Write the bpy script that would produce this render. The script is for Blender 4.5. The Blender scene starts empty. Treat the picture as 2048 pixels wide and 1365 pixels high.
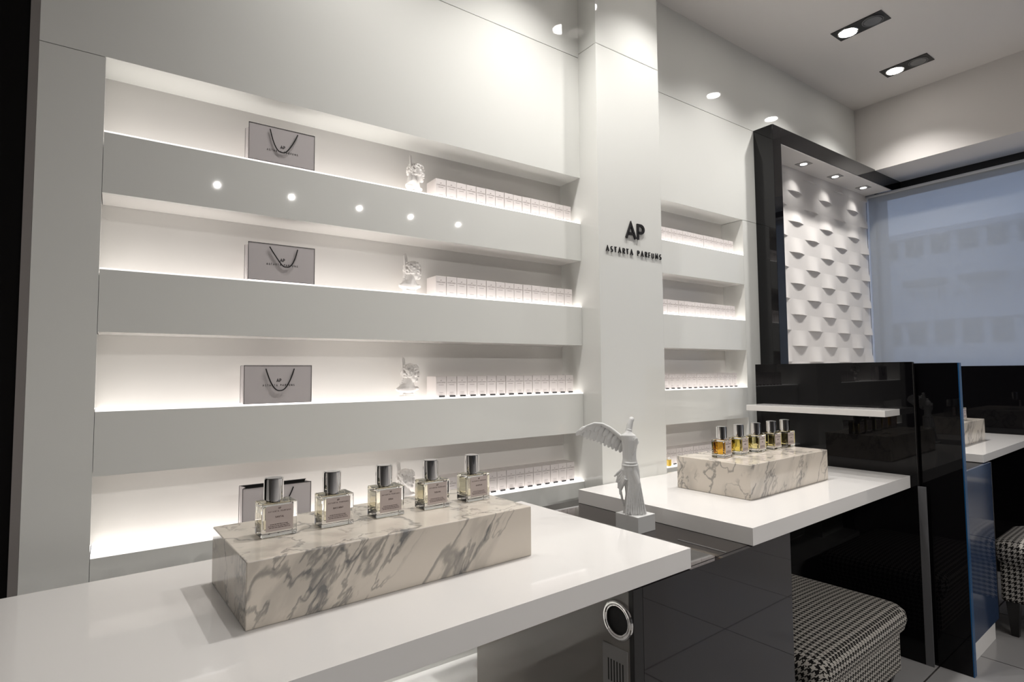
import bpy, bmesh, math, random
from mathutils import Vector, Matrix
random.seed(7)
PI = math.pi
SC = bpy.context.scene
COL = SC.collection

# ------------------------------------------------------------------ camera
# x runs along the shelf wall, +y into the wall, z up; the wall face is y = 0
CAM = Vector((0.03465, -1.75, 1.204675))
FPX = 1130.4
yaw, pitch, roll = math.radians(35.2222), math.radians(3.1969), math.radians(-0.4617)
F = Vector((math.sin(yaw)*math.cos(pitch), math.cos(yaw)*math.cos(pitch), math.sin(pitch)))
RT = Vector((math.cos(yaw), -math.sin(yaw), 0)); UP = RT.cross(F)
R2 = RT*math.cos(roll) + UP*math.sin(roll); U2 = -RT*math.sin(roll) + UP*math.cos(roll)
cam_data = bpy.data.cameras.new('camera'); cam = bpy.data.objects.new('camera', cam_data); COL.objects.link(cam)
cam_data.sensor_width = 36; cam_data.lens = FPX*36/2048; cam_data.clip_start = 0.02; cam_data.clip_end = 200
mw = Matrix.Identity(4)
for i in range(3):
    mw[i][0] = R2[i]; mw[i][1] = U2[i]; mw[i][2] = -F[i]; mw[i][3] = CAM[i]
cam.matrix_world = mw
SC.camera = cam

# ------------------------------------------------------------------ exposure, world, light levels
SC.view_settings.view_transform = 'Standard'; SC.view_settings.look = 'None'
SC.view_settings.exposure = 0.2; SC.view_settings.gamma = 1; SC.view_settings.use_curve_mapping = False
W = bpy.data.worlds.new('world'); SC.world = W; W.use_nodes = True
bg = W.node_tree.nodes['Background']; bg.inputs[0].default_value = (0.43, 0.56, 0.84, 1); bg.inputs[1].default_value = 1.5
SPOT_W = 70; FAR_W = 104; SIDE_FILL_W = 40; SOFFIT_W = 1.6; LED_E = 1.8; LIP_E = 0.95; BULB_E = 30
WARM = (1.0, 0.972, 0.94)

# ------------------------------------------------------------------ materials
MAT = {}
def mat(name, col, rough=.5, metal=0, spec=.5, trans=0, ior=1.5, emit=None, es=0, coat=0):
    if name in MAT: return MAT[name]
    m = bpy.data.materials.new(name); m.use_nodes = True
    b = m.node_tree.nodes['Principled BSDF']
    b.inputs['Base Color'].default_value = (*col, 1); b.inputs['Roughness'].default_value = rough
    b.inputs['Metallic'].default_value = metal; b.inputs['Specular IOR Level'].default_value = spec
    b.inputs['Transmission Weight'].default_value = trans; b.inputs['IOR'].default_value = ior
    b.inputs['Coat Weight'].default_value = coat; b.inputs['Coat Roughness'].default_value = .03
    if emit: b.inputs['Emission Color'].default_value = (*emit, 1); b.inputs['Emission Strength'].default_value = es
    MAT[name] = m; return m
def bsdf(m): return m.node_tree.nodes['Principled BSDF']
white_glass = mat('white_back_painted_glass', (.765, .768, .735), .03)
niche_white = mat('white_niche_lining', (.74, .72, .69), .16)
white_lacquer = mat('white_lacquer', (.77, .75, .73), .035)
white_paint = mat('white_matte_paint', (.73, .70, .675), .8, spec=.2)
plaster = mat('white_plaster', (.80, .77, .74), .5)
statue_white = mat('matte_white_resin', (.62, .62, .61), .55)
black_glass = mat('black_glass', (.004, .004, .005), .02)
smoked_glass = mat('smoked_dark_glass', (.022, .018, .016), .03)
screen_glass = mat('black_screen_glass', (.0035, .0033, .004), .02, spec=.22)
black_matt = mat('black_satin', (.008, .007, .007), .35)
black_void = mat('black_wall_paint', (.003, .0025, .0025), .7, spec=.1)
blue_reflection_glass = mat('blue_reflection_glass', (.022, .040, .085), .10)  # dark glass; the blue reflected from the room is put into its colour
blue_reflection_edge = mat('blue_reflection_edge', (.004, .06, .16), .25)  # reflected blue light put into the colour of the screen's end strip
chrome = mat('chrome', (.86, .85, .84), .03, metal=1)
steel = mat('brushed_steel', (.42, .42, .43), .3, metal=1)
grey_metal = mat('grey_metal', (.30, .29, .28), .45)
bag_paper = mat('glossy_bag_paper', (.62, .58, .58), .12)
ink = mat('black_ink', (.008, .007, .007), .5)
cord_black = mat('black_cord', (.006, .005, .005), .7)
carton_card = mat('white_carton_card', (.74, .69, .67), .4)
carton_ink = mat('grey_carton_ink', (.40, .35, .34), .6)
label_paper = mat('pinkish_grey_label', (.56, .485, .46), .6)
label_ink = mat('brown_label_ink', (.10, .07, .06), .6)
pedestal_white = mat('glossy_pedestal_white', (.24, .22, .20), .05)
plinth_white = mat('plinth_white', (.8, .79, .77), .4)
joint_grey = mat('panel_joint_grey', (.30, .29, .27), .6)
trim_grey = mat('edge_trim_grey', (.22, .20, .19), .5)
lamp_black = mat('lamp_black', (.006, .006, .006), .4)
lamp_off = mat('unlit_bulb_glass', (.16, .16, .16), .2)
bulb_on = mat('lit_bulb', (1, 1, 1), .5, emit=(1, .95, .88), es=BULB_E)
led_on = mat('led_strip_glow', (1, 1, 1), .5, emit=(1, .95, .915), es=LED_E)
lip_on = mat('led_diffuser_edge', (.9, .88, .85), .3, emit=(1, .96, .93), es=LIP_E)
dark_hole = mat('dark_void', (.002, .0015, .0015), .6)
rubber = mat('dark_stained_wood', (.006, .005, .005), .3)
glass = mat('clear_glass', (1, 1, .985), 0.0, trans=1, ior=1.48)
def liquid(name, col): return mat(name, col, 0.0, trans=1, ior=.93)

def nt(m): return m.node_tree.nodes, m.node_tree.links
def N(m, t, **kw):
    n = m.node_tree.nodes.new(t)
    for k, v in kw.items(): setattr(n, k, v)
    return n
def mathn(m, op, a, b=None):
    n = N(m, 'ShaderNodeMath', operation=op)
    for i, v in enumerate((a, b)):
        if v is None: continue
        if isinstance(v, (int, float)): n.inputs[i].default_value = v
        else: m.node_tree.links.new(v, n.inputs[i])
    return n.outputs[0]

def marble(name, seed):
    m = mat(name, (.6, .6, .6), .1); ns, L = nt(m); b = bsdf(m)
    tc = N(m, 'ShaderNodeTexCoord'); mp = N(m, 'ShaderNodeMapping')
    mp.inputs['Location'].default_value = (seed*3.1, seed*1.7, seed)
    m0 = N(m, 'ShaderNodeMapping'); m0.inputs['Rotation'].default_value = (.18, .90, .30); L.new(tc.outputs['Object'], m0.inputs[0])
    mp.inputs['Scale'].default_value = (.40, 1.0, 1.25)
    L.new(m0.outputs[0], mp.inputs[0])
    warp = N(m, 'ShaderNodeTexNoise'); warp.inputs['Scale'].default_value = 13; warp.inputs['Detail'].default_value = 6
    L.new(mp.outputs[0], warp.inputs['Vector'])
    mixv = N(m, 'ShaderNodeVectorMath', operation='MULTIPLY_ADD'); L.new(warp.outputs['Color'], mixv.inputs[0])
    mixv.inputs[1].default_value = (.085, .085, .085); L.new(mp.outputs[0], mixv.inputs[2])
    def vein(scale, width, seedv, detail=3):
        n = N(m, 'ShaderNodeTexNoise'); n.inputs['Scale'].default_value = scale; n.inputs['Detail'].default_value = detail
        n.inputs['Roughness'].default_value = .5
        o = N(m, 'ShaderNodeVectorMath', operation='ADD'); o.inputs[1].default_value = (seedv, seedv*.7, seedv*1.3)
        L.new(mixv.outputs[0], o.inputs[0]); L.new(o.outputs[0], n.inputs['Vector'])
        d = mathn(m, 'ABSOLUTE', mathn(m, 'SUBTRACT', n.outputs['Fac'], .5))
        mr = N(m, 'ShaderNodeMapRange'); mr.interpolation_type = 'SMOOTHSTEP'
        L.new(d, mr.inputs[0]); mr.inputs[1].default_value = 0; mr.inputs[2].default_value = width
        mr.inputs[3].default_value = 1; mr.inputs[4].default_value = 0
        return mr.outputs[0]
    v1 = vein(4.5, .016, 3.1); v2 = vein(13, .030, 8.3, 4); v3 = vein(5.5, .10, 5.0, 6)
    msk = N(m, 'ShaderNodeTexNoise'); msk.inputs['Scale'].default_value = 5; L.new(mp.outputs[0], msk.inputs['Vector'])
    mk = N(m, 'ShaderNodeMapRange'); L.new(msk.outputs['Fac'], mk.inputs[0]); mk.inputs[1].default_value = .44; mk.inputs[2].default_value = .58
    s = mathn(m, 'ADD', mathn(m, 'MULTIPLY', v1, .62), mathn(m, 'MULTIPLY', mathn(m, 'MULTIPLY', v2, mk.outputs[0]), .56))
    s = mathn(m, 'ADD', s, mathn(m, 'MULTIPLY', mathn(m, 'MULTIPLY', v3, mk.outputs[0]), .26))
    s = mathn(m, 'MINIMUM', s, 1.0)
    cr = N(m, 'ShaderNodeValToRGB'); L.new(s, cr.inputs[0])
    e = cr.color_ramp.elements; e[0].position = 0; e[0].color = (.68, .615, .535, 1); e[1].position = 1; e[1].color = (.19, .185, .18, 1)
    q = e.new(.4); q.color = (.44, .40, .35, 1)
    L.new(cr.outputs[0], b.inputs['Base Color'])
    return m

def houndstooth():
    m = mat('houndstooth_fabric', (.5, .5, .5), .85, spec=.15); ns, L = nt(m); b = bsdf(m)
    uv = N(m, 'ShaderNodeUVMap'); sx = N(m, 'ShaderNodeSeparateXYZ'); L.new(uv.outputs[0], sx.inputs[0])
    th = 1/.00250
    i = mathn(m, 'FLOOR', mathn(m, 'MULTIPLY', sx.outputs[0], th)); j = mathn(m, 'FLOOR', mathn(m, 'MULTIPLY', sx.outputs[1], th))
    def mod(v, k):
        q = mathn(m, 'FLOOR', mathn(m, 'DIVIDE', v, float(k))); return mathn(m, 'SUBTRACT', v, mathn(m, 'MULTIPLY', q, float(k)))
    i = mathn(m, 'ADD', i, .5); j = mathn(m, 'ADD', j, .5)
    wa = mathn(m, 'LESS_THAN', mod(i, 8), 4.0); we = mathn(m, 'LESS_THAN', mod(j, 8), 4.0)
    tw = mathn(m, 'LESS_THAN', mod(mathn(m, 'SUBTRACT', mathn(m, 'ADD', i, j), .9), 4), 1.9)
    c = mathn(m, 'ADD', mathn(m, 'MULTIPLY', wa, tw), mathn(m, 'MULTIPLY', we, mathn(m, 'SUBTRACT', 1.0, tw)))
    mx = N(m, 'ShaderNodeMix'); mx.data_type = 'RGBA'; L.new(c, mx.inputs[0])
    mx.inputs[6].default_value = (.40, .375, .34, 1); mx.inputs[7].default_value = (.008, .007, .007, 1)
    L.new(mx.outputs[2], b.inputs['Base Color']); return m

def floor_tiles():
    m = mat('floor_tiles', (.4, .4, .4), .12); ns, L = nt(m); b = bsdf(m)
    tc = N(m, 'ShaderNodeTexCoord'); mp = N(m, 'ShaderNodeMapping'); mp.inputs['Rotation'].default_value = (0, 0, -AL)
    mp.inputs['Location'].default_value = (-2.995, .35, 0)
    L.new(tc.outputs['Object'], mp.inputs[0])
    br = N(m, 'ShaderNodeTexBrick'); br.offset = 0; br.squash = 1; L.new(mp.outputs[0], br.inputs[0])
    br.inputs['Color1'].default_value = (.30, .292, .29, 1); br.inputs['Color2'].default_value = (.285, .278, .275, 1)
    br.inputs['Mortar'].default_value = (.05, .045, .045, 1); br.inputs['Scale'].default_value = 1
    br.inputs['Mortar Size'].default_value = .003; br.inputs['Brick Width'].default_value = .6; br.inputs['Row Height'].default_value = .6
    L.new(br.outputs['Color'], b.inputs['Base Color']); return m

def blind_fabric():
    m = bpy.data.materials.new('translucent_blind_fabric'); m.use_nodes = True; ns, L = nt(m)
    ns.remove(ns['Principled BSDF']); out = ns['Material Output']
    d = N(m, 'ShaderNodeBsdfDiffuse'); d.inputs[0].default_value = (.55, .55, .53, 1)
    t = N(m, 'ShaderNodeBsdfTranslucent'); t.inputs[0].default_value = (.50, .53, .56, 1)
    tr = N(m, 'ShaderNodeBsdfTransparent'); tr.inputs[0].default_value = (1, 1, 1, 1)
    a = N(m, 'ShaderNodeMixShader'); a.inputs[0].default_value = .5; L.new(d.outputs[0], a.inputs[1]); L.new(t.outputs[0], a.inputs[2])
    c = N(m, 'ShaderNodeMixShader'); c.inputs[0].default_value = .30; L.new(a.outputs[0], c.inputs[1]); L.new(tr.outputs[0], c.inputs[2])
    L.new(c.outputs[0], out.inputs[0]); return m

# ------------------------------------------------------------------ helpers
AL = 0.049                                    # the desks stand turned by 2.8 degrees to the shelf wall
CA, SA = math.cos(AL), math.sin(AL)
def RW(x, y, z=0.0): return Vector((CA*x - SA*y, SA*x + CA*y, z))
def setp(o, label=None, cat=None, group=None, kind=None):
    if label: o['label'] = label
    if cat: o['category'] = cat
    if group: o['group'] = group
    if kind: o['kind'] = kind
    return o
def mesh_obj(name, me, m=None, parent=None, loc=None, rz=0.0):
    o = bpy.data.objects.new(name, me); COL.objects.link(o)
    if m is not None and not me.materials: me.materials.append(m)
    if parent: o.parent = parent
    if loc is not None: o.location = loc
    o.rotation_euler.z = rz
    return o
def empty(name, loc, rz=0.0, **k):
    o = bpy.data.objects.new(name, None); COL.objects.link(o); o.empty_display_size = .05
    o.location = loc; o.rotation_euler.z = rz; return setp(o, **k)
class MB:
    """collects shapes into one mesh"""
    def __init__(s): s.bm = bmesh.new()
    def box(s, x0, x1, y0, y1, z0, z1, bev=0, seg=2):
        b = bmesh.new(); bmesh.ops.create_cube(b, size=1)
        for v in b.verts: v.co = Vector(((x0+x1)/2 + v.co.x*(x1-x0), (y0+y1)/2 + v.co.y*(y1-y0), (z0+z1)/2 + v.co.z*(z1-z0)))
        if bev: bmesh.ops.bevel(b, geom=b.edges[:], offset=bev, segments=seg, affect='EDGES', profile=.5)
        s.add(b); return s
    def add(s, b, mtx=None):
        me = bpy.data.meshes.new('tmp'); b.to_mesh(me); b.free()
        if mtx: me.transform(mtx)
        s.bm.from_mesh(me); bpy.data.meshes.remove(me); return s
    def cyl(s, c, r, h, axis='z', seg=32, bev=0, r2=None):
        b = bmesh.new(); bmesh.ops.create_cone(b, cap_ends=True, segments=seg, radius1=r, radius2=r if r2 is None else r2, depth=h)
        if bev:
            bmesh.ops.bevel(b, geom=[e for e in b.edges if abs(e.verts[0].co.z-e.verts[1].co.z) < 1e-6], offset=bev, segments=2, affect='EDGES')
        R = Matrix.Identity(4)
        if axis == 'x': R = Matrix.Rotation(PI/2, 4, 'Y')
        if axis == 'y': R = Matrix.Rotation(PI/2, 4, 'X')
        return s.add(b, Matrix.Translation(c) @ R)
    def sph(s, c, r, sc=(1, 1, 1), rot=None, sub=2):
        b = bmesh.new(); bmesh.ops.create_icosphere(b, subdivisions=sub, radius=r)
        M = Matrix.Translation(c) @ (rot.to_4x4() if rot else Matrix.Identity(4)) @ Matrix.Diagonal((*sc, 1))
        return s.add(b, M)
    def quad(s, *p):
        s.bm.faces.new([s.bm.verts.new(Vector(q)) for q in p]); return s
    def torus(s, c, R, r, axis='z', seg=40, rs=10):
        M = Matrix.Translation(c)
        if axis == 'x': M = M @ Matrix.Rotation(PI/2, 4, 'Y')
        vs = []
        for i in range(seg):
            a = 2*PI*i/seg; vs.append([s.bm.verts.new(M @ Vector(((R+r*math.cos(2*PI*j/rs))*math.cos(a), (R+r*math.cos(2*PI*j/rs))*math.sin(a), r*math.sin(2*PI*j/rs)))) for j in range(rs)])
        for i in range(seg):
            for j in range(rs):
                s.bm.faces.new((vs[i][j], vs[(i+1) % seg][j], vs[(i+1) % seg][(j+1) % rs], vs[i][(j+1) % rs]))
        return s
    def tube(s, pts, r, seg=8):
        pts = [Vector(p) for p in pts]; rings = []
        for i, p in enumerate(pts):
            t = (pts[min(i+1, len(pts)-1)] - pts[max(i-1, 0)]).normalized()
            a = t.cross(Vector((0, 1, 0)));  a = a.normalized() if a.length > .1 else Vector((1, 0, 0)); b_ = t.cross(a).normalized()
            rr = r(i/(len(pts)-1)) if callable(r) else r
            rings.append([s.bm.verts.new(p + rr*(math.cos(2*PI*k/seg)*a + math.sin(2*PI*k/seg)*b_)) for k in range(seg)])
        for i in range(len(rings)-1):
            for k in range(seg): s.bm.faces.new((rings[i][k], rings[i][(k+1) % seg], rings[i+1][(k+1) % seg], rings[i+1][k]))
        s.bm.faces.new(rings[0][::-1]); s.bm.faces.new(rings[-1]); return s
    def loft(s, rings):
        R = [[s.bm.verts.new(Vector(p)) for p in r] for r in rings]; n = len(R[0])
        for i in range(len(R)-1):
            for k in range(n): s.bm.faces.new((R[i][k], R[i][(k+1) % n], R[i+1][(k+1) % n], R[i+1][k]))
        s.bm.faces.new(R[0][::-1]); s.bm.faces.new(R[-1]); return s
    def mesh(s, name, m=None, smooth=False):
        bmesh.ops.recalc_face_normals(s.bm, faces=s.bm.faces)
        me = bpy.data.meshes.new(name); s.bm.to_mesh(me); s.bm.free()
        if smooth:
            for p in me.polygons: p.use_smooth = True
            me.set_sharp_from_angle(angle=math.radians(35))
        if m: me.materials.append(m)
        return me
    def obj(s, name, m=None, parent=None, loc=None, rz=0.0, smooth=False):
        return mesh_obj(name, s.mesh(name, m, smooth), None, parent, loc, rz)
def box(name, m, x0, x1, y0, y1, z0, z1, bev=0, parent=None, loc=None, rz=0.0, seg=2):
    return MB().box(x0, x1, y0, y1, z0, z1, bev, seg).obj(name, m, parent, loc, rz)
def struct(name, m, *a, **k):
    return setp(box(name, m, *a, **k), kind='structure')
def copy_tree(o, parent=None):
    c = o.copy(); COL.objects.link(c)
    if parent: c.parent = parent
    for ch in list(o.children): copy_tree(ch, c)
    return c
def clay(mb, name, voxel, m, smooth=3):
    """fuse the collected shapes into one continuous sculpted surface"""
    me = mb.mesh('raw'); o = bpy.data.objects.new('raw', me); COL.objects.link(o)
    r = o.modifiers.new('r', 'REMESH'); r.mode = 'VOXEL'; r.voxel_size = voxel; r.use_smooth_shade = True
    if smooth: sm = o.modifiers.new('s', 'SMOOTH'); sm.factor = .5; sm.iterations = smooth
    dg = bpy.context.evaluated_depsgraph_get(); dg.update()
    out = bpy.data.meshes.new_from_object(o.evaluated_get(dg)); bpy.data.objects.remove(o)
    for p in out.polygons: p.use_smooth = True
    out.materials.clear(); out.materials.append(m); out.name = name
    return out

# stroke lettering: every glyph is a set of strokes in a unit-high cell
def arc(cx, cy, rx, ry, a0, a1, n=8): return [(cx+rx*math.cos(math.radians(a0+(a1-a0)*i/n)), cy+ry*math.sin(math.radians(a0+(a1-a0)*i/n))) for i in range(n+1)]
GL = {
 'A': (.72, [[(0, 0), (.36, 1), (.72, 0)], [(.14, .32), (.58, .32)]]),
 'P': (.52, [[(.06, 0), (.06, 1), (.28, 1)] + arc(.28, .74, .24, .26, 90, -90) + [(.06, .48)]]),
 'S': (.50, [arc(.25, .75, .21, .25, 40, 270) + arc(.25, .25, .22, .25, 90, -140)]),
 'T': (.56, [[(0, 1), (.56, 1)], [(.28, 0), (.28, 1)]]),
 'R': (.54, [[(.06, 0), (.06, 1), (.28, 1)] + arc(.28, .75, .23, .25, 90, -90) + [(.06, .5)], [(.26, .5), (.54, 0)]]),
 'F': (.46, [[(.06, 0), (.06, 1), (.46, 1)], [(.06, .52), (.40, .52)]]),
 'U': (.60, [[(.06, 1), (.06, .28)] + arc(.30, .27, .24, .27, 180, 360) + [(.54, 1)]]),
 'M': (.76, [[(.04, 0), (.12, 1), (.38, .25), (.64, 1), (.72, 0)]]),
 'N': (.64, [[(.06, 0), (.06, 1), (.58, 0), (.58, 1)]]),
 'L': (.44, [[(.06, 1), (.06, 0), (.44, 0)]]),
 'B': (.52, [[(.06, 0), (.06, 1), (.25, 1)] + arc(.25, .77, .2, .23, 90, -90) + [(.06, .54)], [(.25, .54)] + arc(.25, .27, .23, .27, 90, -90) + [(.06, 0)]]),
 'C': (.66, [arc(.38, .5, .34, .5, 50, 310, 12)]),
 'E': (.46, [[(.46, 1), (.06, 1), (.06, 0), (.46, 0)], [(.06, .52), (.40, .52)]]),
 'O': (.80, [arc(.4, .5, .37, .5, 0, 360, 16)]),
 'K': (.54, [[(.06, 0), (.06, 1)], [(.52, 1), (.06, .45)], [(.2, .6), (.54, 0)]]),
 'V': (.68, [[(0, 1), (.34, 0), (.68, 1)]]),
 'J': (.36, [[(.30, 1), (.30, .2)] + arc(.14, .2, .16, .2, 0, -150)]),
 'I': (.12, [[(.06, 0), (.06, 1)]]),
 ' ': (.34, [])}
XS = [1.0]                                     # letter width factor
def text_into(mb, txt, h, x0, z0, width=None, stroke=.13, t=.001, y=0.0, track=.22):
    """letters in the xz plane facing -y, front face at y - t"""
    adv = [GL[c][0]*h for c in txt]; gap = track*h
    if width: gap = (width - sum(adv))/(len(txt)-1)
    x = x0; w = stroke*h/2
    for c, a in zip(txt, adv):
        for st in GL[c][1]:
            glyph_stroke(mb, st, h, x, z0, w, t, y)
        x += a + gap
    return x - gap - x0
def glyph_stroke(mb, st, h, x, z0, w, t, y):
    P = [Vector((x + p[0]*h*XS[0], 0, z0 + p[1]*h)) for k, p in enumerate(st) if not k or math.dist(p, st[k-1]) > .01]
    L_, R_ = [], []
    for i, p in enumerate(P):
        d0 = (p - P[i-1]).normalized() if i else (P[1]-P[0]).normalized()
        d1 = (P[i+1]-p).normalized() if i < len(P)-1 else d0
        n0 = Vector((-d0.z, 0, d0.x)); n1 = Vector((-d1.z, 0, d1.x)); n = (n0+n1)
        n = n.normalized() if n.length > .05 else n0
        k = w/max(.45, n.dot(n0)); L_.append(p + n*k); R_.append(p - n*k)
    bm = mb.bm; f0 = Vector((0, y, 0)); f1 = Vector((0, y-t, 0))
    A = [[bm.verts.new(v + f) for v in side] for side in (L_, R_) for f in (f0, f1)]
    for i in range(len(P)-1):
        a, b, c, d = A
        bm.faces.new((b[i], b[i+1], d[i+1], d[i])); bm.faces.new((a[i], a[i+1], c[i+1], c[i]))
        bm.faces.new((a[i], a[i+1], b[i+1], b[i])); bm.faces.new((c[i], c[i+1], d[i+1], d[i]))
    for i in (0, len(P)-1): bm.faces.new((A[0][i], A[1][i], A[3][i], A[2][i]))
ORD = ['first', 'second', 'third', 'fourth', 'fifth', 'sixth', 'seventh', 'eighth', 'ninth', 'tenth', 'eleventh', 'twelfth', 'thirteenth', 'fourteenth', 'fifteenth']

# ------------------------------------------------------------------ the room
H = 3.0
ND = .13                                       # niche depth
T = [2.0242, 1.6704, 1.3153, .9557]; B = [1.8314, 1.4779, 1.1193, .7604]
XL0, XL1, XR0, XR1 = 0.0, 1.6288, 2.0143, 2.809
COLF = -.1067                                  # front face of the column
setp(box('floor', floor_tiles(), -3.2, 5.2, -6.6, .35, -.1, 0), kind='structure')
struct('ceiling', white_paint, -3.2, 4.66, -6.6, .35, H, H+.1)
# the shelf wall: lining behind the niches, then the white glass faces
wall = MB()
wall.box(-.132, 1.629, 0, .16, T[0], 2.546).box(-.132, 1.629, 0, .16, 2.549, H)
wall.box(-.132, -.0002, 0, .16, 0, T[0]-.002).box(0, 1.629, 0, .16, .0, .60)
wall.box(1.629, 2.9, 0, .16, 2.549, H).box(1.629, 2.95, 0, .16, T[0], 2.546).box(XR1, 2.95, 0, .16, 0, T[0]-.002).box(1.629, XR1, 0, .16, 0, .60)
wall.box(2.9, 4.8, 0, .16, 2.549, H)
setp(wall.obj('wall_back', white_glass), kind='structure')
struct('wall_back_niche_lining', niche_white, -.132, 2.95, ND, .2, .55, 2.05)
struct('wall_back_joint_backing', joint_grey, -.14, 4.8, .003, ND, 2.5455, 2.5495)
struct('trim_1', trim_grey, -.150, -.1325, -.002, .10, 0, H)
struct('wall_back_black', black_void, -3.2, -.150, .0, .2, 0, H)
struct('wall_left', mat('far_wall_grey', (.10, .095, .09), .6), -3.3, -3.2, -6.6, .3, 0, H)
struct('wall_front', mat('far_wall_dark', (.06, .06, .065), .5), -3.2, 5.2, -6.7, -6.6, 0, H)
# plinth along the foot of the shelf wall
struct('trim_2', plinth_white, -.13, 2.9, -.20, -.0005, 0, .22)
# column
c_ = MB()
for z0, z1 in ((0, 2.5625), (2.5650, H)): c_.box(XL1, 2.0143, COLF, .16, z0, z1, .0015)
setp(c_.obj('wall_column', white_glass), kind='structure')
# bulkhead over the window and the wall below / beside it
struct('wall_right_bulkhead', white_paint, 4.19, 4.66, -6.6, -.0005, 2.542, H)
struct('wall_right_header', black_matt, 4.592, 4.64, -6.6, .05, 2.44, 2.5415)
struct('wall_right', white_paint, 4.55, 4.65, -6.6, .05, 0, .55)
struct('wall_right_pier', black_matt, 4.55, 4.65, -6.6, -3.2, .55, 2.44)

# portal frame of black lacquer round the relief panel, white board inside its head
FRF = -.114
fr = MB()
fr.box(2.939, 3.020, FRF, -.0002, 0, 2.5495, .001).box(3.020, 4.592, FRF, -.0002, 2.457, 2.5495, .001)
fr.box(2.952, 3.020, 0, .05, 0, 2.455)
setp(fr.obj('trim_3', black_glass), kind='structure')
struct('trim_4', white_paint, 3.020, 4.43, FRF+.002, .16, 2.4535, 2.457)

# ------------------------------------------------------------------ relief panel of overlapping curved tiles
def relief():
    P = .380; X0 = 3.46; pitch = .0955; zb = 1.352 - 7*pitch; rows = 19; A = .016; xa, xb = 3.020, 4.42; nx = 150
    mb = MB(); bm = mb.bm; prev = None; cols = [xa + (xb-xa)*i/nx for i in range(nx+1)]
    for k in range(rows):
        z0 = zb + k*pitch; z1 = z0 + pitch; ph = (k-7) % 2
        if z0 > 2.453: break
        z1 = min(z1, 2.453)
        rows_ = []
        for s in range(7):
            f = s/6; r = []
            for x in cols:
                w = math.cos(2*PI*(x - X0 - ph*P/2)/P)
                lo = max(0, w)**1.35*A; hi = max(0, -w)**1.35*A*.08
                g = (1-f)**1.2; h = lo*g + hi*f**3
                r.append(bm.verts.new((x, .05 - h, z0 + (z1-z0)*f)))
            rows_.append(r)
        for s in range(6):
            for i in range(nx): bm.faces.new((rows_[s][i], rows_[s][i+1], rows_[s+1][i+1], rows_[s+1][i]))
        if prev:
            for i in range(nx):
                try: bm.faces.new((prev[i], prev[i+1], rows_[0][i+1], rows_[0][i]))
                except Exception: pass
        prev = rows_[-1]
    me = mb.mesh('relief_panel', white_paint)
    me2 = me
    o = mesh_obj('trim_5', me2); setp(o, kind='structure')
    for p in me.polygons: p.use_smooth = True
    me.set_sharp_from_angle(angle=math.radians(40))
    return o
relief()
struct('wall_back_recess', white_paint, 2.952, 4.8, .052, .2, 0, 2.5)

# ------------------------------------------------------------------ display shelves: backlit white glass tops
PLACE = ['top', 'second', 'third', 'bottom']
def shelf(i, x0, x1, side):
    z1 = B[i]; z0 = T[i+1] if i < 3 else .602
    t = empty('display_shelf', (x0, 0, z0), label='glowing white glass shelf, %s one of the %s of the column' % (PLACE[i], 'wide set left' if side == 'left' else 'short set right'),
              cat='shelf', group='lit glass shelves %s of the column' % side)
    w = x1-x0; h = z1-z0
    box('fascia', white_glass, 0.0008, w-.0008, 0, .012, 0, h-.004, parent=t)
    box('shelf_board', niche_white, .0008, w-.0008, .0125, ND-.0005, 0, h-.001, parent=t)
    box('light_panel', led_on, .0008, w-.0008, .0125, ND-.0005, h-.0009, h, parent=t)
    box('edge_diffuser', lip_on, .0008, w-.0008, 0, .012, h-.004, h, parent=t)
for i in range(4):
    shelf(i, XL0, XL1, 'left'); shelf(i, XR0, XR1, 'right')

# ------------------------------------------------------------------ perfume cartons and price tags
CW, CH, CD = .0412, .0735, .072
def carton_proto():
    p = MB(); text_into(p, 'AP', .0036, -.003, .0565, stroke=.2, t=.0002, y=-.0001)
    text_into(p, 'ASTARTA PARFUMS', .0024, -.0170, .0510, width=.034, stroke=.24, t=.0002, y=-.0001)
    p.box(-.0175, .0175, -.0003, -.0001, .0498, .0500).box(-.010, .010, -.0003, -.0001, .0425, .0440).box(-.008, .008, -.0003, -.0001, .0160, .0170)
    pm = p.mesh('p'); me = MB().box(-CW/2, CW/2, 0, CD, 0, CH, .0006, 1).mesh('perfume_carton', carton_card); me.materials.append(carton_ink)
    b = bmesh.new(); b.from_mesh(me); n0 = len(b.faces); b.from_mesh(pm); b.faces.ensure_lookup_table()
    for f in b.faces[n0:]: f.material_index = 1
    b.to_mesh(me); b.free()
    t = mesh_obj('perfume_carton', me)
    return t
cp = carton_proto(); first = True
tagmesh = MB().box(-.0115, .0115, 0, .0022, 0, .0062, .0005, 1).mesh('price_tag', ink)
for side, x0, pitch, n in (('left', .9855, .0428, 15), ('right', 2.1915, .0427, 14)):
    for i in range(4):
        for k in range(n):
            o = cp if first else copy_tree(cp); first = False
            o.location = (x0 + k*pitch + random.uniform(-.0004, .0004), .034 + random.uniform(-.0008, .0012), B[i] + .0002)
            setp(o, 'small white perfume carton, %s from the left on the %s shelf %s of the column' % (ORD[k], PLACE[i], side), 'carton',
                 'perfume cartons on the %s shelf %s of the column' % (PLACE[i], side))
            if i >= 2:
                tg = mesh_obj('price_tag', tagmesh, None, None, (x0 + k*pitch, .0262, B[i]+.0002))
                setp(tg, 'tiny black price tag under the %s carton from left, %s shelf %s of column' % (ORD[k], PLACE[i], side), 'price tag',
                     'price tags on the %s shelf %s of the column' % (PLACE[i], side))

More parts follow.
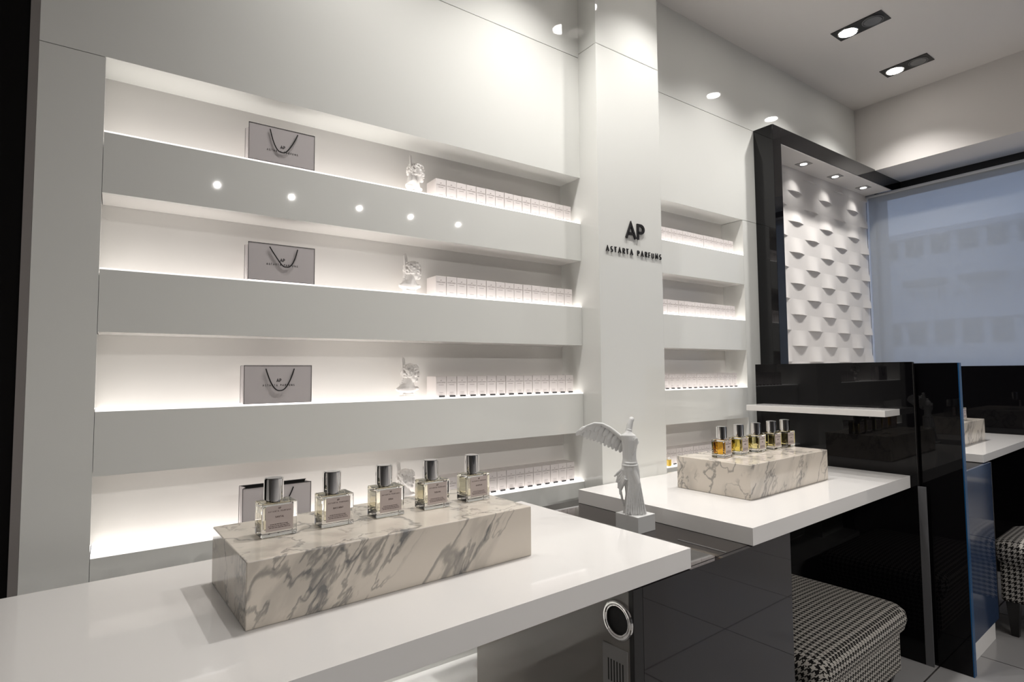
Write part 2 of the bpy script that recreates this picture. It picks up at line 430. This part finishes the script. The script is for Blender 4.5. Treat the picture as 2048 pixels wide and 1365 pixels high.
# ------------------------------------------------------------------ gift bags
def gift_bag(h, open_top):
    w, d = .187, .055; t = empty('gift_bag', (0, 0, 0))
    e = .0012
    mb = MB()                                     # paper walls around an open inside
    mb.box(0, w, 0, e, 0, h).box(0, w, d-e, d, 0, h).box(e, w-e, e, d-e, 0, .002)
    for x, s in ((0, 1), (w, -1)):                # pinched gussets
        pin = .010*s
        b = mb.bm
        V_ = lambda p: b.verts.new(Vector(p))
        for k in (0, e*s):
            a = [V_((x+k, e, .001)), V_((x+k, d/2, .001)), V_((x+k, d-e, .001))]
            c = [V_((x+k, e, h)), V_((x+k+pin, d/2, h)), V_((x+k, d-e, h))]
            b.faces.new((a[0], a[1], c[1], c[0])); b.faces.new((a[1], a[2], c[2], c[1]))
    mb.obj('paper_body', bag_paper, t)
    lin = MB(); lin.box(e, w-e, e+.0002, e+.0006, .003, h-.0002).box(e, w-e, d-e-.0006, d-e-.0002, .003, h-.0002)
    lin.obj('black_lining', ink, t)
    edge = MB(); q = .0007
    edge.box(-q, w+q, -q, q, h-q, h+q).box(-q, q, -q, q, 0, h).box(w-q, w+q, -q, q, 0, h).box(0, w, d-q, d+q, h-q, h+q).box(-q, q, d-q, d+q, 0, h).box(0, w, -q, q, 0, q*1.5)
    edge.obj('black_edging', ink, t)
    return t, w, d, h
def handle(t, h, x0, x1, drop, skew, y=-.0035):
    pts = []
    for i in range(25):
        f = i/24; xx = x0 + (x1-x0)*f; g_ = f + skew*math.sin(PI*f)*.9; s = 1-abs(2*g_-1)**3.0
        pts.append((xx + .004*math.sin(2*PI*f), y, h - .009 - drop*s))
    MB().tube(pts, .0016, 8).obj('cord_handle', cord_black, t, smooth=True)
def logo(t, z, w):
    p = MB(); text_into(p, 'AP', .0085, w/2-.0060, z+.0125, stroke=.2, t=.0003, y=-.0001)
    text_into(p, 'ASTARTA PARFUMS', .0052, w/2-.044, z, width=.088, stroke=.16, t=.0003, y=-.0001)
    p.obj('printed_logo', ink, t)
bags = [(0.3405, B[0], .108, 'top', .064, .10, 'glossy white bag with a black cord handle on the top left shelf', .035),
        (0.3445, B[1], .109, 'second', .056, -.16, 'glossy white bag with a lopsided black cord handle on the second left shelf', .047),
        (0.3395, B[2], .110, 'third', .064, .0, 'glossy white bag with an even black cord handle on the third left shelf', .050),
        (0.3415, B[3], .122, 'bottom', .050, .0, 'white bag gaping open on the bottom left shelf behind the perfume bottles', .060)]
for x, z, h, pl, drop, skew, lab, lz in bags:
    t, w, d, h = gift_bag(h, pl == 'bottom')
    t.location = (x, .0005, z + .0014)
    handle(t, h, .057, .136, drop, skew)
    logo(t, lz, w)
    setp(t, lab, 'bag', 'gift bags on the left shelves')

# ------------------------------------------------------------------ classical busts (plain generic heads)
def bust_mesh(turn):
    mb = MB(); rnd = random.Random(5)
    mb.box(-.024, .024, -.018, .018, 0, .008, .001).box(-.020, .020, -.015, .015, .008, .017, .002)
    # chest wedge and neck
    def ring(cx, cy, z, rx, ry, n=20): return [(cx + rx*math.cos(2*PI*k/n), cy + ry*math.sin(2*PI*k/n), z) for k in range(n)]
    mb.loft([ring(0, 0, .016, .019, .014), ring(-.002, 0, .026, .037, .019), ring(-.002, 0, .033, .039, .019), ring(0, 0, .041, .029, .018), ring(.002, 0, .051, .0215, .0185), ring(.006, 0, .080, .0215, .019)])
    mb.sph((-.030, -.002, .029), .010, (1, 1, .6)); mb.sph((.034, -.004, .033), .009, (1, 1, .8))
    c = Vector((.010, -.002, .090)); fd = Vector((.80, -.60, 0)); sd = Vector((.60, .80, 0))   # the face looks to the right and out
    mb.sph(c, .0285, (.95, .95, 1.1)); mb.sph(c + fd*.010 + Vector((0, 0, -.015)), .0190, (1, .95, 1.15))
    mb.sph(c + fd*.0305 + Vector((0, 0, -.006)), .0052, (.8, .8, 1.8))            # nose
    mb.sph(c + fd*.0278 + Vector((0, 0, -.0185)), .0044, (1.2, 1.2, .5))           # lips
    mb.sph(c + fd*.0215 + Vector((0, 0, -.0285)), .0078)                            # chin
    for s in (-1, 1):
        mb.sph(c + fd*.0250 + sd*.0105*s + Vector((0, 0, .0055)), .0062, (1, 1, .5))  # brow
        mb.sph(c + fd*.0225 + sd*.0115*s + Vector((0, 0, -.0105)), .0070)              # cheek
        mb.sph(c + fd*.001 + sd*.0275*s + Vector((0, 0, -.004)), .0055, (.7, .7, 1.3))  # ear
    for k in range(190):                                   # curls round the crown and down the back
        th = rnd.uniform(0, 2*PI); ph = rnd.uniform(-.55, 1.0)
        d = Vector((math.cos(th), math.sin(th), ph)).normalized()
        if d.dot(fd) > .45 and d.z < .36: continue
        mb.sph(c + Vector((d.x*.0290, d.y*.0290, d.z*.0315)), rnd.uniform(.0040, .0062), sub=1)
    for q in (-1, 0, 1):
        for k in range(8):                                 # crest of plumes rising at the back of the head
            f = k/7
            mb.sph(c + Vector((-.021 - .004*f + .0050*q, .004 + .003*q, .010 + .038*f - .004*abs(q))), .0068*(1-.25*f), (.8, .8, 1.5), sub=1)
    for k in range(7): mb.sph((-.016 + .001*k, .004 - .001*k, .046 + .007*k), .0105)
    return clay(mb, 'bust', .0011, plaster, 2)
bm_me = bust_mesh(0)
for i, (x, rz, s, lab) in enumerate(((.889, .5, 1.0, 'small white plaster bust facing forward on the top left shelf beside the cartons'),
                            (.874, .05, 1.0, 'small white plaster bust in profile on the second left shelf beside the cartons'),
                            (.866, 0, 1.0, 'small white plaster bust in profile on the third left shelf beside the cartons'),
                            (.850, -.2, 1.0, 'small white plaster bust on the bottom left shelf half hidden by perfume bottles'))):
    o = mesh_obj('plaster_bust', bm_me, None, None, (x, .058, B[i]+.0002), rz - .0)
    setp(o, lab, 'bust', 'plaster busts on the left shelves')

# ------------------------------------------------------------------ lettering on the column
def wall_letters(name, txt, h, x0, z0, width, stroke, label, t, xs=1.0):
    r = empty(name, (x0, COLF-.0005, z0), label=label, cat='sign', group='raised black lettering on the column')
    XS[0] = xs; adv = [GL[c][0]*h*xs for c in txt]; gap = (width-sum(adv))/(len(txt)-1); x = 0
    for c, a in zip(txt, adv):
        if c != ' ':
            mb = MB(); text_into(mb, c, h, x, 0, stroke=stroke, t=t, y=-.0005); mb.obj('letter', ink, r)
        x += a+gap
    XS[0] = 1.0
wall_letters('logo_sign', 'AP', .063, 1.785, 1.768, .107, .175, 'large raised black AP letters on the white column', .0055, 1.24)
wall_letters('name_sign', 'ASTARTA PARFUMS', .0215, 1.667, 1.698, .337, .155, 'small raised black ASTARTA PARFUMS lettering below the AP on the column', .0035)

# ------------------------------------------------------------------ desks and cabinets (all turned by AL)
def rroot(name, x, y, z, extra=0.0, **k): return empty(name, RW(x, y, z), AL + extra, **k)
def desk(x0, x1, y0, y1, z1, th, label):
    t = rroot('desk', x0, y0, z1-th, label=label, cat='desk', group='white lacquered desks')
    box('desktop', white_lacquer, 0, x1-x0, 0, y1-y0, 0, th, .0004, parent=t)
    return t
desk(-1.15, 1.193, -.882, -.203, .76, .0497, 'large white glossy desk in the foreground carrying the longer marble block')
desk(1.481, 2.733, -.887, -.192, .76, .0497, 'white glossy desk between the winged statuette and the tall black screen')
desk(3.200, 4.325, -1.030, -.30, .817, .035, 'white glossy desk far right behind the tall black screens')

# middle cabinet, seen end-on under the first desk
t = rroot('cabinet', .967, -.885, 0, label='black glass fronted cabinet bridging the first two desks, chrome grommet in its side', cat='cabinet')
box('body', pedestal_white, 0, .72, .0135, .625, .0, .7020, .001, parent=t)
box('front_panel', mat('charcoal_glass', (.016, .014, .015), .03), 0.034, .731, 0, .013, .0, .7085, parent=t)
box('corner_post', black_matt, 0, .0335, 0, .0132, .0, .7085, .001, parent=t)
box('glass_top', smoked_glass, 0, .731, .0135, .735, .7022, .7095, parent=t)
box('rear_panel', black_matt, .30, .72, .626, .733, 0, .7018, parent=t)
box('metal_trim', steel, .402, .4065, .015, .17, .7096, .7112, parent=t)
g = MB().torus((-.002, .045, .630), .0395, .0055, 'x').torus((-.004, .045, .630), .0335, .0025, 'x').obj('grommet', chrome, t, smooth=True)
MB().cyl((-.0008, .045, .630), .036, .001, 'x').obj('grommet_hole', dark_hole, g)
v = box('vent_plate', grey_metal, -.003, 0, .018, .094, .30, .567, .001, parent=t)
sl = MB()
for r in range(3):
    for c in range(6): sl.box(-.0034, -.0028, .030+c*.0088, .0335+c*.0088, .485-r*.067, .535-r*.067)
sl.obj('vent_slots', dark_hole, v)
# tall black screens
t = rroot('screen_panel', 2.735, -.912, 0, label='black glass screen closing the right end of the middle desk, carries the small shelf', cat='screen', group='tall black glass screens')
box('glass_sheet', screen_glass, 0, .016, 0, .690, .0, 1.2365, .0008, parent=t)
box('edge_strip', mat('edge_grey', (.12, .12, .125), .3), -.001, .004, -.029, -.0002, .0, .72, parent=t)
box('edge_cap', black_matt, .0005, .016, -.003, -.0002, .72, 1.236, parent=t)
t = rroot('screen_panel', 2.762, -1.060, 0, label='narrow black screen with a blue reflection coloured onto its edge standing behind the middle desk screen', cat='screen', group='tall black glass screens')
box('glass_sheet', screen_glass, 0, .024, 0, .80, .0, 1.2300, .0008, parent=t)
box('edge_strip', blue_reflection_edge, .0, .030, -.004, -.0002, .0, 1.2300, parent=t)
t = rroot('screen_panel', 4.330, -1.30, 0, label='far black glass screen standing before the window blind', cat='screen', group='tall black glass screens')
box('glass_sheet', screen_glass, 0, .016, 0, 1.05, .0, 1.2225, .0008, parent=t)
# little shelf on the screen
t = rroot('wall_shelf', 2.735, -.86, 1.0105, label='narrow white shelf board fixed to the middle black screen', cat='shelf')
box('shelf_board', white_lacquer, -.165, -.0003, 0, .60, 0, .0265, .001, parent=t)
# right cabinet
t = rroot('cabinet', 2.792, -1.040, 0, label='dark glossy cabinet with a blue reflection coloured into its front, white base, beside the far stool', cat='cabinet')
box('glass_front', blue_reflection_glass, 0, .473, 0, .012, .085, .779, .0008, parent=t)
box('body', black_matt, 0, .47, .0125, .70, .085, .779, parent=t)
box('base', white_lacquer, 0.0, .45, .010, .66, 0, .0845, parent=t)
box('corner_post', black_matt, .4735, .485, .0, .0125, .085, .779, parent=t)

# ------------------------------------------------------------------ marble blocks
def mblock(x0, x1, y0, y1, z0, z1, name, seed, label):
    o = box('marble_block', marble(name, seed), 0, x1-x0, 0, y1-y0, 0, z1-z0, .002, loc=RW(x0, y0, z0), rz=AL)
    setp(o, label, 'marble block', 'marble display blocks')
mblock(.201, .847, -.672, -.376, .7603, .878, 'grey_veined_marble', 1.0, 'long grey veined marble block on the foreground desk')
mblock(1.797, 2.394, -.706, -.409, .7603, .880, 'grey_veined_marble_2', 2.3, 'marble block on the middle desk under amber and yellow perfume bottles')
mblock(3.300, 3.895, -.889, -.60, .8173, .932, 'grey_veined_marble_3', 4.4, 'small looking marble block on the far right desk')

# ------------------------------------------------------------------ perfume bottles
BW, BD, BH = .070, .050, .067
def bottle(liq, scent):
    t = empty('perfume_bottle', (0, 0, 0))
    w, d, h = BW, BD, BH
    MB().box(0, w, 0, d, 0, h, .0022, 2).obj('glass_body', glass, t)
    box('perfume', liq, .0060, w-.0060, .0070, d-.0060, .0129, h-.0075, .0036, parent=t)
    cx, cy = w/2-.006, d/2-.002
    MB().cyl((cx, cy, h+.0022), .0150, .0042, seg=40).obj('collar', chrome, t, smooth=False)
    o = MB().cyl((cx, cy, h+.0042+.0215), .0192, .043, seg=56, bev=.0012).obj('cap', chrome, t, smooth=True)
    MB().cyl((cx, cy, h+.0477), .0160, .0004, seg=40).obj('cap_disc', mat('satin_silver', (.74, .73, .72), .28, metal=1), o)
    l = MB().box(.0085, .0615, -.0004, -.00005, .0115, .0620).obj('paper_label', label_paper, t)
    p = MB(); y = -.00045
    text_into(p, 'AP', .0034, .0322, .0548, stroke=.24, t=.0002, y=y)
    text_into(p, 'ASTARTA PARFUMS', .0026, .0130, .0494, width=.044, stroke=.20, t=.0002, y=y)
    ww = len(scent)*.0027
    text_into(p, scent, .0030, .035-ww/2, .0380, width=ww, stroke=.26, t=.0002, y=y)
    for k, (a, c) in enumerate(((.0165, .0520), (.0130, .0545), (.0145, .0560))):
        x = a; rr = random.Random(k+3)
        while x < c:
            e = min(c, x + rr.uniform(.002, .006)); p.box(x, e, y-.0002, y, .0245-.0033*k, .0257-.0033*k); x = e + .0008
    p.obj('label_print', label_ink, l)
    return t
LQ = [liquid('pale_straw_perfume', (.97, .94, .80)), liquid('amber_perfume', (.98, .55, .05)), liquid('yellow_perfume', (.97, .78, .18)),
      liquid('light_yellow_perfume', (.97, .88, .45)), liquid('olive_perfume', (.93, .82, .40)), liquid('clear_perfume', (.97, .95, .86))]
for k, (x, y, name, lq) in enumerate(((.257, -.543, 'SANTAL', 0), (.377, -.546, 'BACCARAT', 0), (.501, -.544, 'ERBA', 0), (.622, -.546, 'TUSCAN', 0), (.747, -.543, 'KASPIAN', 0))):
    o = bottle(LQ[lq], name); o.location = RW(x, y, .8783); o.rotation_euler.z = AL + math.radians((0, -1, 0, -1, 1)[k])
    setp(o, 'clear square perfume bottle with chrome cap, %s from the left on the foreground marble block' % ORD[k], 'bottle', 'perfume bottles on the foreground marble block')
M2 = [(1.868, -.568, 8, 1, 'ANBAR', 'perfume bottle of deep amber liquid, nearest on the middle marble block'),
      (1.988, -.566, 6, 2, 'MUSKAT', 'perfume bottle of yellow liquid, second on the middle marble block'),
      (2.104, -.572, 5, 3, 'ROSA', 'perfume bottle of pale yellow liquid, third on the middle marble block'),
      (2.226, -.572, 3, 4, 'TABAK', 'perfume bottle, fourth on the middle marble block, before the black screen edge'),
      (2.330, -.574, 0, 4, 'LIRIK', 'last and rightmost perfume bottle on the middle marble block')]
for x, y, a, lq, name, lab in M2:
    o = bottle(LQ[lq], name); o.location = RW(x, y, .8803); o.rotation_euler.z = AL + math.radians(a)
    setp(o, lab, 'bottle', 'perfume bottles on the middle marble block')
o = bottle(LQ[5], 'NERO'); o.location = RW(3.668, -.850, .9323); o.rotation_euler.z = AL
setp(o, 'clear perfume bottle on the far right marble block', 'bottle')
# small amber bottle at the left end of the bottom right shelf
t = empty('sample_bottle', (2.168, .027, B[3]+.0002), label='tiny yellow bottle at the left end of the bottom shelf right of the column', cat='bottle')
t.location.y = .010
MB().box(0, .020, 0, .014, 0, .030, .0015).obj('glass_body', mat('bright_yellow_perfume', (.90, .66, .10), .05, trans=.5), t)
MB().cyl((.010, .007, .0365), .0052, .013, seg=24).obj('cap', chrome, t)

# ------------------------------------------------------------------ winged draped statuette (a plain generic figure)
def statue():
    t = rroot('winged_statuette', 1.365, -.562, .7095, -math.radians(38), label='matte white winged draped statuette on a square base between the first two desks', cat='statue')
    b = MB().box(-.041, .041, -.045, .045, 0, .0505, .001)
    o = b.obj('base', statue_white, t); o.rotation_euler.z = math.radians(38)
    z0 = .0505
    def ring(cx, cy, z, rx, ry, amp=0, nf=9, ph=0, n=72):
        r = []
        for k in range(n):
            a = 2*PI*k/n; m_ = 1 + amp*(math.sin(nf*a + ph) + .5*math.sin(2.3*nf*a + 1.7*ph))
            r.append((cx + rx*m_*math.cos(a), cy + ry*m_*math.sin(a), z0 + z))
        return r
    mb = MB()
    mb.loft([ring(-.001, 0, -.002, .036, .030, .07, 9, 0), ring(-.002, 0, .012, .033, .028, .08, 9, .2), ring(-.003, 0, .035, .028, .025, .09, 9, .5), ring(-.004, 0, .060, .024, .023, .09, 8, .8),
             ring(-.007, 0, .085, .0235, .022, .07, 8, 1.1), ring(-.011, 0, .110, .0265, .021, .05, 7, 1.5), ring(-.0135, 0, .135, .0275, .021, .04, 7, 1.9), ring(-.014, 0, .152, .025, .019, .03, 8, 2.2),
             ring(-.0145, 0, .170, .0215, .017, .02), ring(-.0145, 0, .190, .0215, .017, .02), ring(-.013, 0, .210, .0235, .018, .015), ring(-.013, 0, .228, .026, .019), ring(-.017, 0, .243, .023, .0175), ring(-.017, 0, .251, .012, .011), ring(-.016, 0, .256, .008, .008)])
    # belt fold, bust, folds down the front leg
    mb.torus((-.0135, 0, z0+.150), .0235, .0028); mb.torus((-.0142, 0, z0+.158), .0210, .0022)
    for s in (-1, 1): mb.sph((.004, -.002+.009*s, z0+.222), .0095)
    for k in range(7):
        a = -.5 + .32*k
        mb.tube([(-.012+.020*math.cos(a+f*.5), -.016*math.sin(a+1.2)-.004, z0+.236-.012*k*f-.006*f) for f in (0, .25, .5, .75, 1)], .0016, 6)
    for k in range(9):
        u = -.020 + .0052*k
        mb.tube([(-.006+u*(.55+.9*f), -.021-.008*f + .22*abs(u)*(1-f), z0+.145-.143*f) for f in (0, .2, .4, .6, .8, 1)], lambda q: .0016+.0016*q, 6)
    # thigh stepping forward and its drape
    mb.tube([(-.008, -.012, z0+.135), (.004, -.018, z0+.095), (-.002, -.020, z0+.060), (-.004, -.020, z0+.02)], lambda q: .013-.004*q, 12)
    # swag of cloth blown back (image left)
    for k in range(6):
        f = k/5
        mb.tube([(-.030, .004-.004*k, z0+.140-.006*k), (-.044-.008*(1-f), .006, z0+.124-.011*k), (-.062+.026*f, .010-.003*k, z0+.112-.018*k)], lambda q: .0058-.0032*q, 8)
    # neck stub
    mb.tube([(-.016, 0, z0+.25), (-.013, 0, z0+.262)], .0075, 12)
    body = mesh_obj('figure', clay(mb, 'figure', .0013, statue_white, 2), None, t)
    # wings
    def wing(mb, A, spine, feathers, th):
        pass
    w = MB()
    spine = [(-.026, .228), (-.048, .246), (-.072, .266), (-.097, .279), (-.121, .281), (-.144, .273), (-.165, .257)]
    w.tube([(x, .006+abs(x)*.12, z0+z-.002) for x, z in spine], lambda q: .0075-.0045*q, 10)
    def feather(p, q, wd, yy, tw=0):
        P_ = Vector((p[0], yy, z0+p[1])); Q_ = Vector((q[0], yy+.002, z0+q[1])); d = Q_-P_; L = d.length
        X = d.normalized(); Y = Vector((0, 1, 0)); Z = X.cross(Y)
        R_ = Matrix((X, Y, Z)).transposed()
        w.sph(P_ + d/2, 1, (L/2, .0017, wd), R_, sub=3)
    lower = [(-.171, .247), (-.166, .239), (-.157, .232), (-.147, .228), (-.136, .225), (-.125, .221), (-.114, .217), (-.103, .212), (-.091, .206), (-.079, .201), (-.067, .195), (-.055, .190), (-.043, .186)]
    def at(j):
        i = min(int(j), len(spine)-2); g_ = j-i; return (spine[i][0]*(1-g_)+spine[i+1][0]*g_, spine[i][1]*(1-g_)+spine[i+1][1]*g_)
    for k, q in enumerate(lower):
        f = k/(len(lower)-1); p = at((1-f)*(len(spine)-1.3)*.92)
        feather(p, q, .0088, .010+abs(p[0])*.12 + (k % 2)*.0016)
    for k in range(12):
        p = at(k/11*(len(spine)-1.2)); q = (p[0]-.020, p[1]-.036+.016*k/11)
        feather(p, q, .0072, .0065+abs(p[0])*.12 + (k % 2)*.001)
    w.loft([[(x, y_+.004+abs(x)*.12, z0+z) for x, z, y_ in ((a[0], a[1]-.003, .012), (a[0], a[1]-.003, .015), (b_[0], b_[1]+.008, .015), (b_[0], b_[1]+.008, .012))]
            for a, b_ in zip([at(k*.48) for k in range(12)], [lower[12-min(12, int(k*1.09))] for k in range(12)])])
    mesh_obj('left_wing', clay(w, 'left_wing', .0010, statue_white, 0), None, t)
    w = MB()
    for k in range(6):
        w.tube([(-.020+.0015*k, .008+.004*k, z0+.222), (-.015+.001*k, .014+.007*k, z0+.248-.003*k), (-.009+.001*k, .020+.009*k, z0+.274-.007*k), (-.001+.0005*k, .024+.010*k, z0+.291-.010*k)], lambda q: .0105-.0022*q, 10)
    w.sph((-.001, .026, z0+.290), .0095)
    mesh_obj('right_wing', clay(w, 'right_wing', .0011, statue_white, 1), None, t)
statue()

# ------------------------------------------------------------------ stools
HT = houndstooth()
def uvbox(me):
    uv = me.uv_layers.new(name='UVMap')
    for p in me.polygons:
        n = p.normal; a = max(range(3), key=lambda i: abs(n[i])*(1.15 if i == 2 else 1))
        for li in p.loop_indices:
            c = me.vertices[me.loops[li].vertex_index].co
            uv.data[li].uv = (c.x, c.y) if a == 2 else ((c.x, c.z) if a == 1 else (c.y, c.z))
def cushion_mesh(w, d, z0, z1):
    """rounded, slightly domed pad"""
    n = 28; mb = MB(); rings = []; h = z1-z0
    prof = [(0, -.035), (.03, -.010), (.2, .004), (.5, .012), (.75, .008), (.9, -.006), (.975, -.026), (1.0, -.055)]
    def rr(hw, hd, z, r=.055):
        pts = []; m_ = 7
        for cx, cy, a0 in ((hw-r, hd-r, 0), (-hw+r, hd-r, 90), (-hw+r, -hd+r, 180), (hw-r, -hd+r, 270)):
            for k in range(m_+1):
                a = math.radians(a0+90*k/m_); pts.append((cx+r*math.cos(a), cy+r*math.sin(a), z))
        return pts
    for f, o in prof: rings.append(rr(w/2+o, d/2+o, z0+h*f))
    for s in (.86, .6, .3, .08): rings.append([(x*s, y*s, z1 + .012*(1-s*s)) for x, y, z in rr(w/2-.055, d/2-.055, z1)])
    mb.loft(rings)
    me = mb.mesh('seat_cushion', HT, smooth=True); uvbox(me); return me
def stool(w, d, h):
    t = empty('upholstered_stool', (0, 0, 0)); lz = .04 if h < .4 else .155
    mesh_obj('seat_cushion', cushion_mesh(w, d, h-.112, h), None, t)
    mb = MB().box(-w/2+.018, w/2-.018, -d/2+.018, d/2-.018, lz, h-.105, .012, 3); me = mb.mesh('upholstered_body', HT); uvbox(me)
    mesh_obj('upholstered_body', me, None, t)
    for sx in (-1, 1):
        for sy in (-1, 1):
            r = []
            for z, s in ((0, .013), (lz, .024)):
                cx, cy = sx*(w/2-.055-.004*(z == 0)), sy*(d/2-.055)
                r.append([(cx+a*s, cy+b*s, z) for a, b in ((-1, -1), (1, -1), (1, 1), (-1, 1))])
            MB().loft(r).obj('leg', rubber, t)
    return t
s2 = stool(.73, .50, .300); s2.location = RW(2.172, -.665, 0); s2.rotation_euler.z = AL
setp(s2, 'low wide houndstooth bench stool tucked under the middle desk', 'stool', 'houndstooth stools')
s3 = stool(.43, .43, .432); s3.rotation_euler.z = AL; s3.location = RW(3.500, -1.240, 0)
setp(s3, 'houndstooth stool at the far right edge beside the dark glossy cabinet', 'stool', 'houndstooth stools')
s1 = copy_tree(s3); s1.location = RW(.46, -.86, 0)
setp(s1, 'houndstooth stool under the foreground desk, seen mirrored in the cabinet side', 'stool', 'houndstooth stools')

# ------------------------------------------------------------------ ceiling lamps
def spot_light(parent, x, y, z, power, angle, blend=.6, r=.025, aim=None):
    l = bpy.data.lights.new('spot', 'SPOT'); l.energy = power; l.color = WARM; l.spot_size = math.radians(angle); l.spot_blend = blend; l.shadow_soft_size = r
    o = bpy.data.objects.new('lamp_light', l); COL.objects.link(o); o.parent = parent; o.location = (x, y, z)
    if aim: o.rotation_euler = Vector(aim).to_track_quat('-Z', 'Y').to_euler()
def twin_fixture(x, y, label, watts, group, lit=(1, 0), spread=112, br=.040):
    t = empty('ceiling_spotlight', (x, y, H), label=label, cat='ceiling light', group=group)
    box('black_tray', lamp_black, -.0585, .0585, -.122, .122, -.004, -.0004, .0005, parent=t)
    for s, on in zip((1, -1), lit):
        yy = .060*s
        MB().torus((0, yy, -.005), br+.006, .0035).obj('lamp_ring', chrome if on else lamp_off, t, smooth=True)
        MB().cyl((0, yy, -.0062), br, .0028, seg=40, bev=.001).obj('bulb', bulb_on if on else lamp_off, t)
        if on: spot_light(t, 0, yy, -.012, watts, spread, 1.0, .025 if br > .03 else .012, aim=(0, .05, -1))
twin_fixture(3.18, -.472, 'black twin spotlight, nearer one of the two on the ceiling, one bulb lit', SPOT_W*1.0, 'twin ceiling spotlights')
twin_fixture(3.822, -.450, 'black twin spotlight on the ceiling nearer the window, one bulb lit', SPOT_W*.9, 'twin ceiling spotlights')
twin_fixture(2.54, -.49, 'black twin spotlight on the ceiling above the middle desk, outside the picture', SPOT_W*.68, 'twin ceiling spotlights over the desks')
twin_fixture(1.90, -.49, 'black twin spotlight on the ceiling above the statuette, outside the picture', SPOT_W*.70, 'twin ceiling spotlights over the desks')
twin_fixture(1.27, -.47, 'black twin spotlight on the ceiling above the right end of the foreground desk', SPOT_W*1.05, 'twin ceiling spotlights over the desks')
twin_fixture(.62, -.38, 'black twin spotlight on the ceiling above the foreground desk, outside the picture', SPOT_W*.42, 'twin ceiling spotlights over the desks')
for k, x in enumerate((.79, 1.46, 2.16, 2.76, 3.38)):
    twin_fixture(x, -4.15, 'twin spotlight in the row across the shop, %s from the left' % ORD[k], FAR_W, 'twin spotlights across the shop', spread=165, br=.013)
for x, y, w_, lab in ((-1.0, -2.1, .55, 'added fill spotlight on the ceiling behind the camera, left'), (-1.5, -3.9, 1.0, 'added fill spotlight on the ceiling in the rear left of the shop')):  # added fill lamps out of view, brightening the wall and desk fronts
    twin_fixture(x, y, lab, SIDE_FILL_W*w_, 'added fill spotlights at the rear left', spread=165)
# small square downlights in the head of the portal
for k, x in enumerate((3.421, 3.813, 4.208)):
    t = empty('downlight', (x, -.030, 2.4535), label='small square downlight in the white board under the black frame, %s from the left' % ORD[k], cat='downlight', group='square downlights under the black frame')
    box('square_rim', grey_metal, -.036, .036, -.036, .036, -.003, -.0002, .0005, parent=t)
    MB().cyl((0, 0, -.0035), .019, .002, seg=32).obj('bulb', mat('small_lit_bulb', (1, 1, 1), .5, emit=(1, .97, .93), es=5), t)
    spot_light(t, 0, 0, -.008, SOFFIT_W, 110, 1.0, .012, aim=(0, .0, -1))
# light strip hung under the rear edge of the first desk, shining down on the plinth
t = rroot('under_desk_light', -.9, -.225, .6995, label='white light strip under the rear edge of the foreground desk', cat='light')
MB().box(0, 1.70, .0016, .0164, 0, .0105).box(0, 1.70, 0, .0015, -.016, .0105).box(0, 1.70, .0165, .018, -.016, .0105).obj('housing', grey_metal, t)
box('diffuser', mat('under_desk_glow', (1, 1, 1), .5, emit=(1, .97, .93), es=48), .01, 1.69, .0025, .0155, -.002, -.0002, parent=t)

# ------------------------------------------------------------------ window, roller blind, street
t = empty('window_1', (4.60, 0, 0), kind='structure')
fm = mat('window_frame_dark', (.02, .022, .025), .4)
box('window_frame', fm, -.02, .02, .040, .051, .55, 2.44, parent=t)
box('window_frame', fm, -.02, .02, -3.2, -3.15, .55, 2.44, parent=t)
box('glass_pane', mat('window_glass', (1, 1, 1), 0, trans=1, ior=1.02), -.003, .003, -3.15, .040, .55, 2.44, parent=t)
t = empty('roller_blind', (4.45, .062, 2.435), label='pale grey roller blind drawn down over the window', cat='blind')
MB().cyl((0, -1.6, 0), .019, 3.2, 'y', seg=32).obj('roller_tube', mat('blind_tube_white', (.6, .62, .66), .3), t, smooth=True)
box('bracket', white_lacquer, -.02, .03, 0, .003, -.055, .03, parent=t)
box('blind_fabric', blind_fabric(), -.0185, -.0175, -3.18, -.030, -1.9, 0, parent=t)
box('bottom_bar', white_lacquer, -.023, -.013, -3.18, -.030, -1.925, -1.9, parent=t)
box('side_cord', cord_black, -.012, -.010, -.012, -.010, -1.5, 0, parent=t)
# shop lettering on the pane, reads from the street
mb = MB(); text_into(mb, 'VARANJE', .060, 0, 0, width=.60, stroke=.09, t=.001, y=0)
o = mb.obj('window_lettering', ink, None, (4.612, -.735, 1.690)); o.rotation_euler.z = PI/2
setp(o, 'dark VARANJE lettering on the window pane behind the blind, mirrored from inside', 'lettering')
# facade across the street
t = empty('facade_building', (30, 0, 0), label='pale building front across the street, faint through the blind', cat='building')
fac = mat('pale_facade', (.60, .62, .66), .8)
box('front_wall', fac, .35, .9, -6, 14, 0, 7.6, parent=t)
wm = mat('facade_window_glass', (.10, .11, .11), .3)
for z0, z1 in ((6.45, 7.2), (2.35, 3.3)):
    for k in range(12):
        y = 10.05 - k*1.02
        box('facade_window', wm, .25, .352, y-.66, y, z0, z1, parent=t)
    box('cornice', fac, .15, .35, -6, 14, z1+.10, z1+.24, parent=t)
for y in (9.0, 6.9, 4.8, 2.7):
    box('awning', mat('awning_grey', (.25, .25, .24), .8), -.35, .35, y-1.5, y, 5.0, 5.25, parent=t)
struct('ground_outside', mat('street_paving', (.3, .3, .3), .9), 5.3, 40, -15, 15, -.2, -.1)
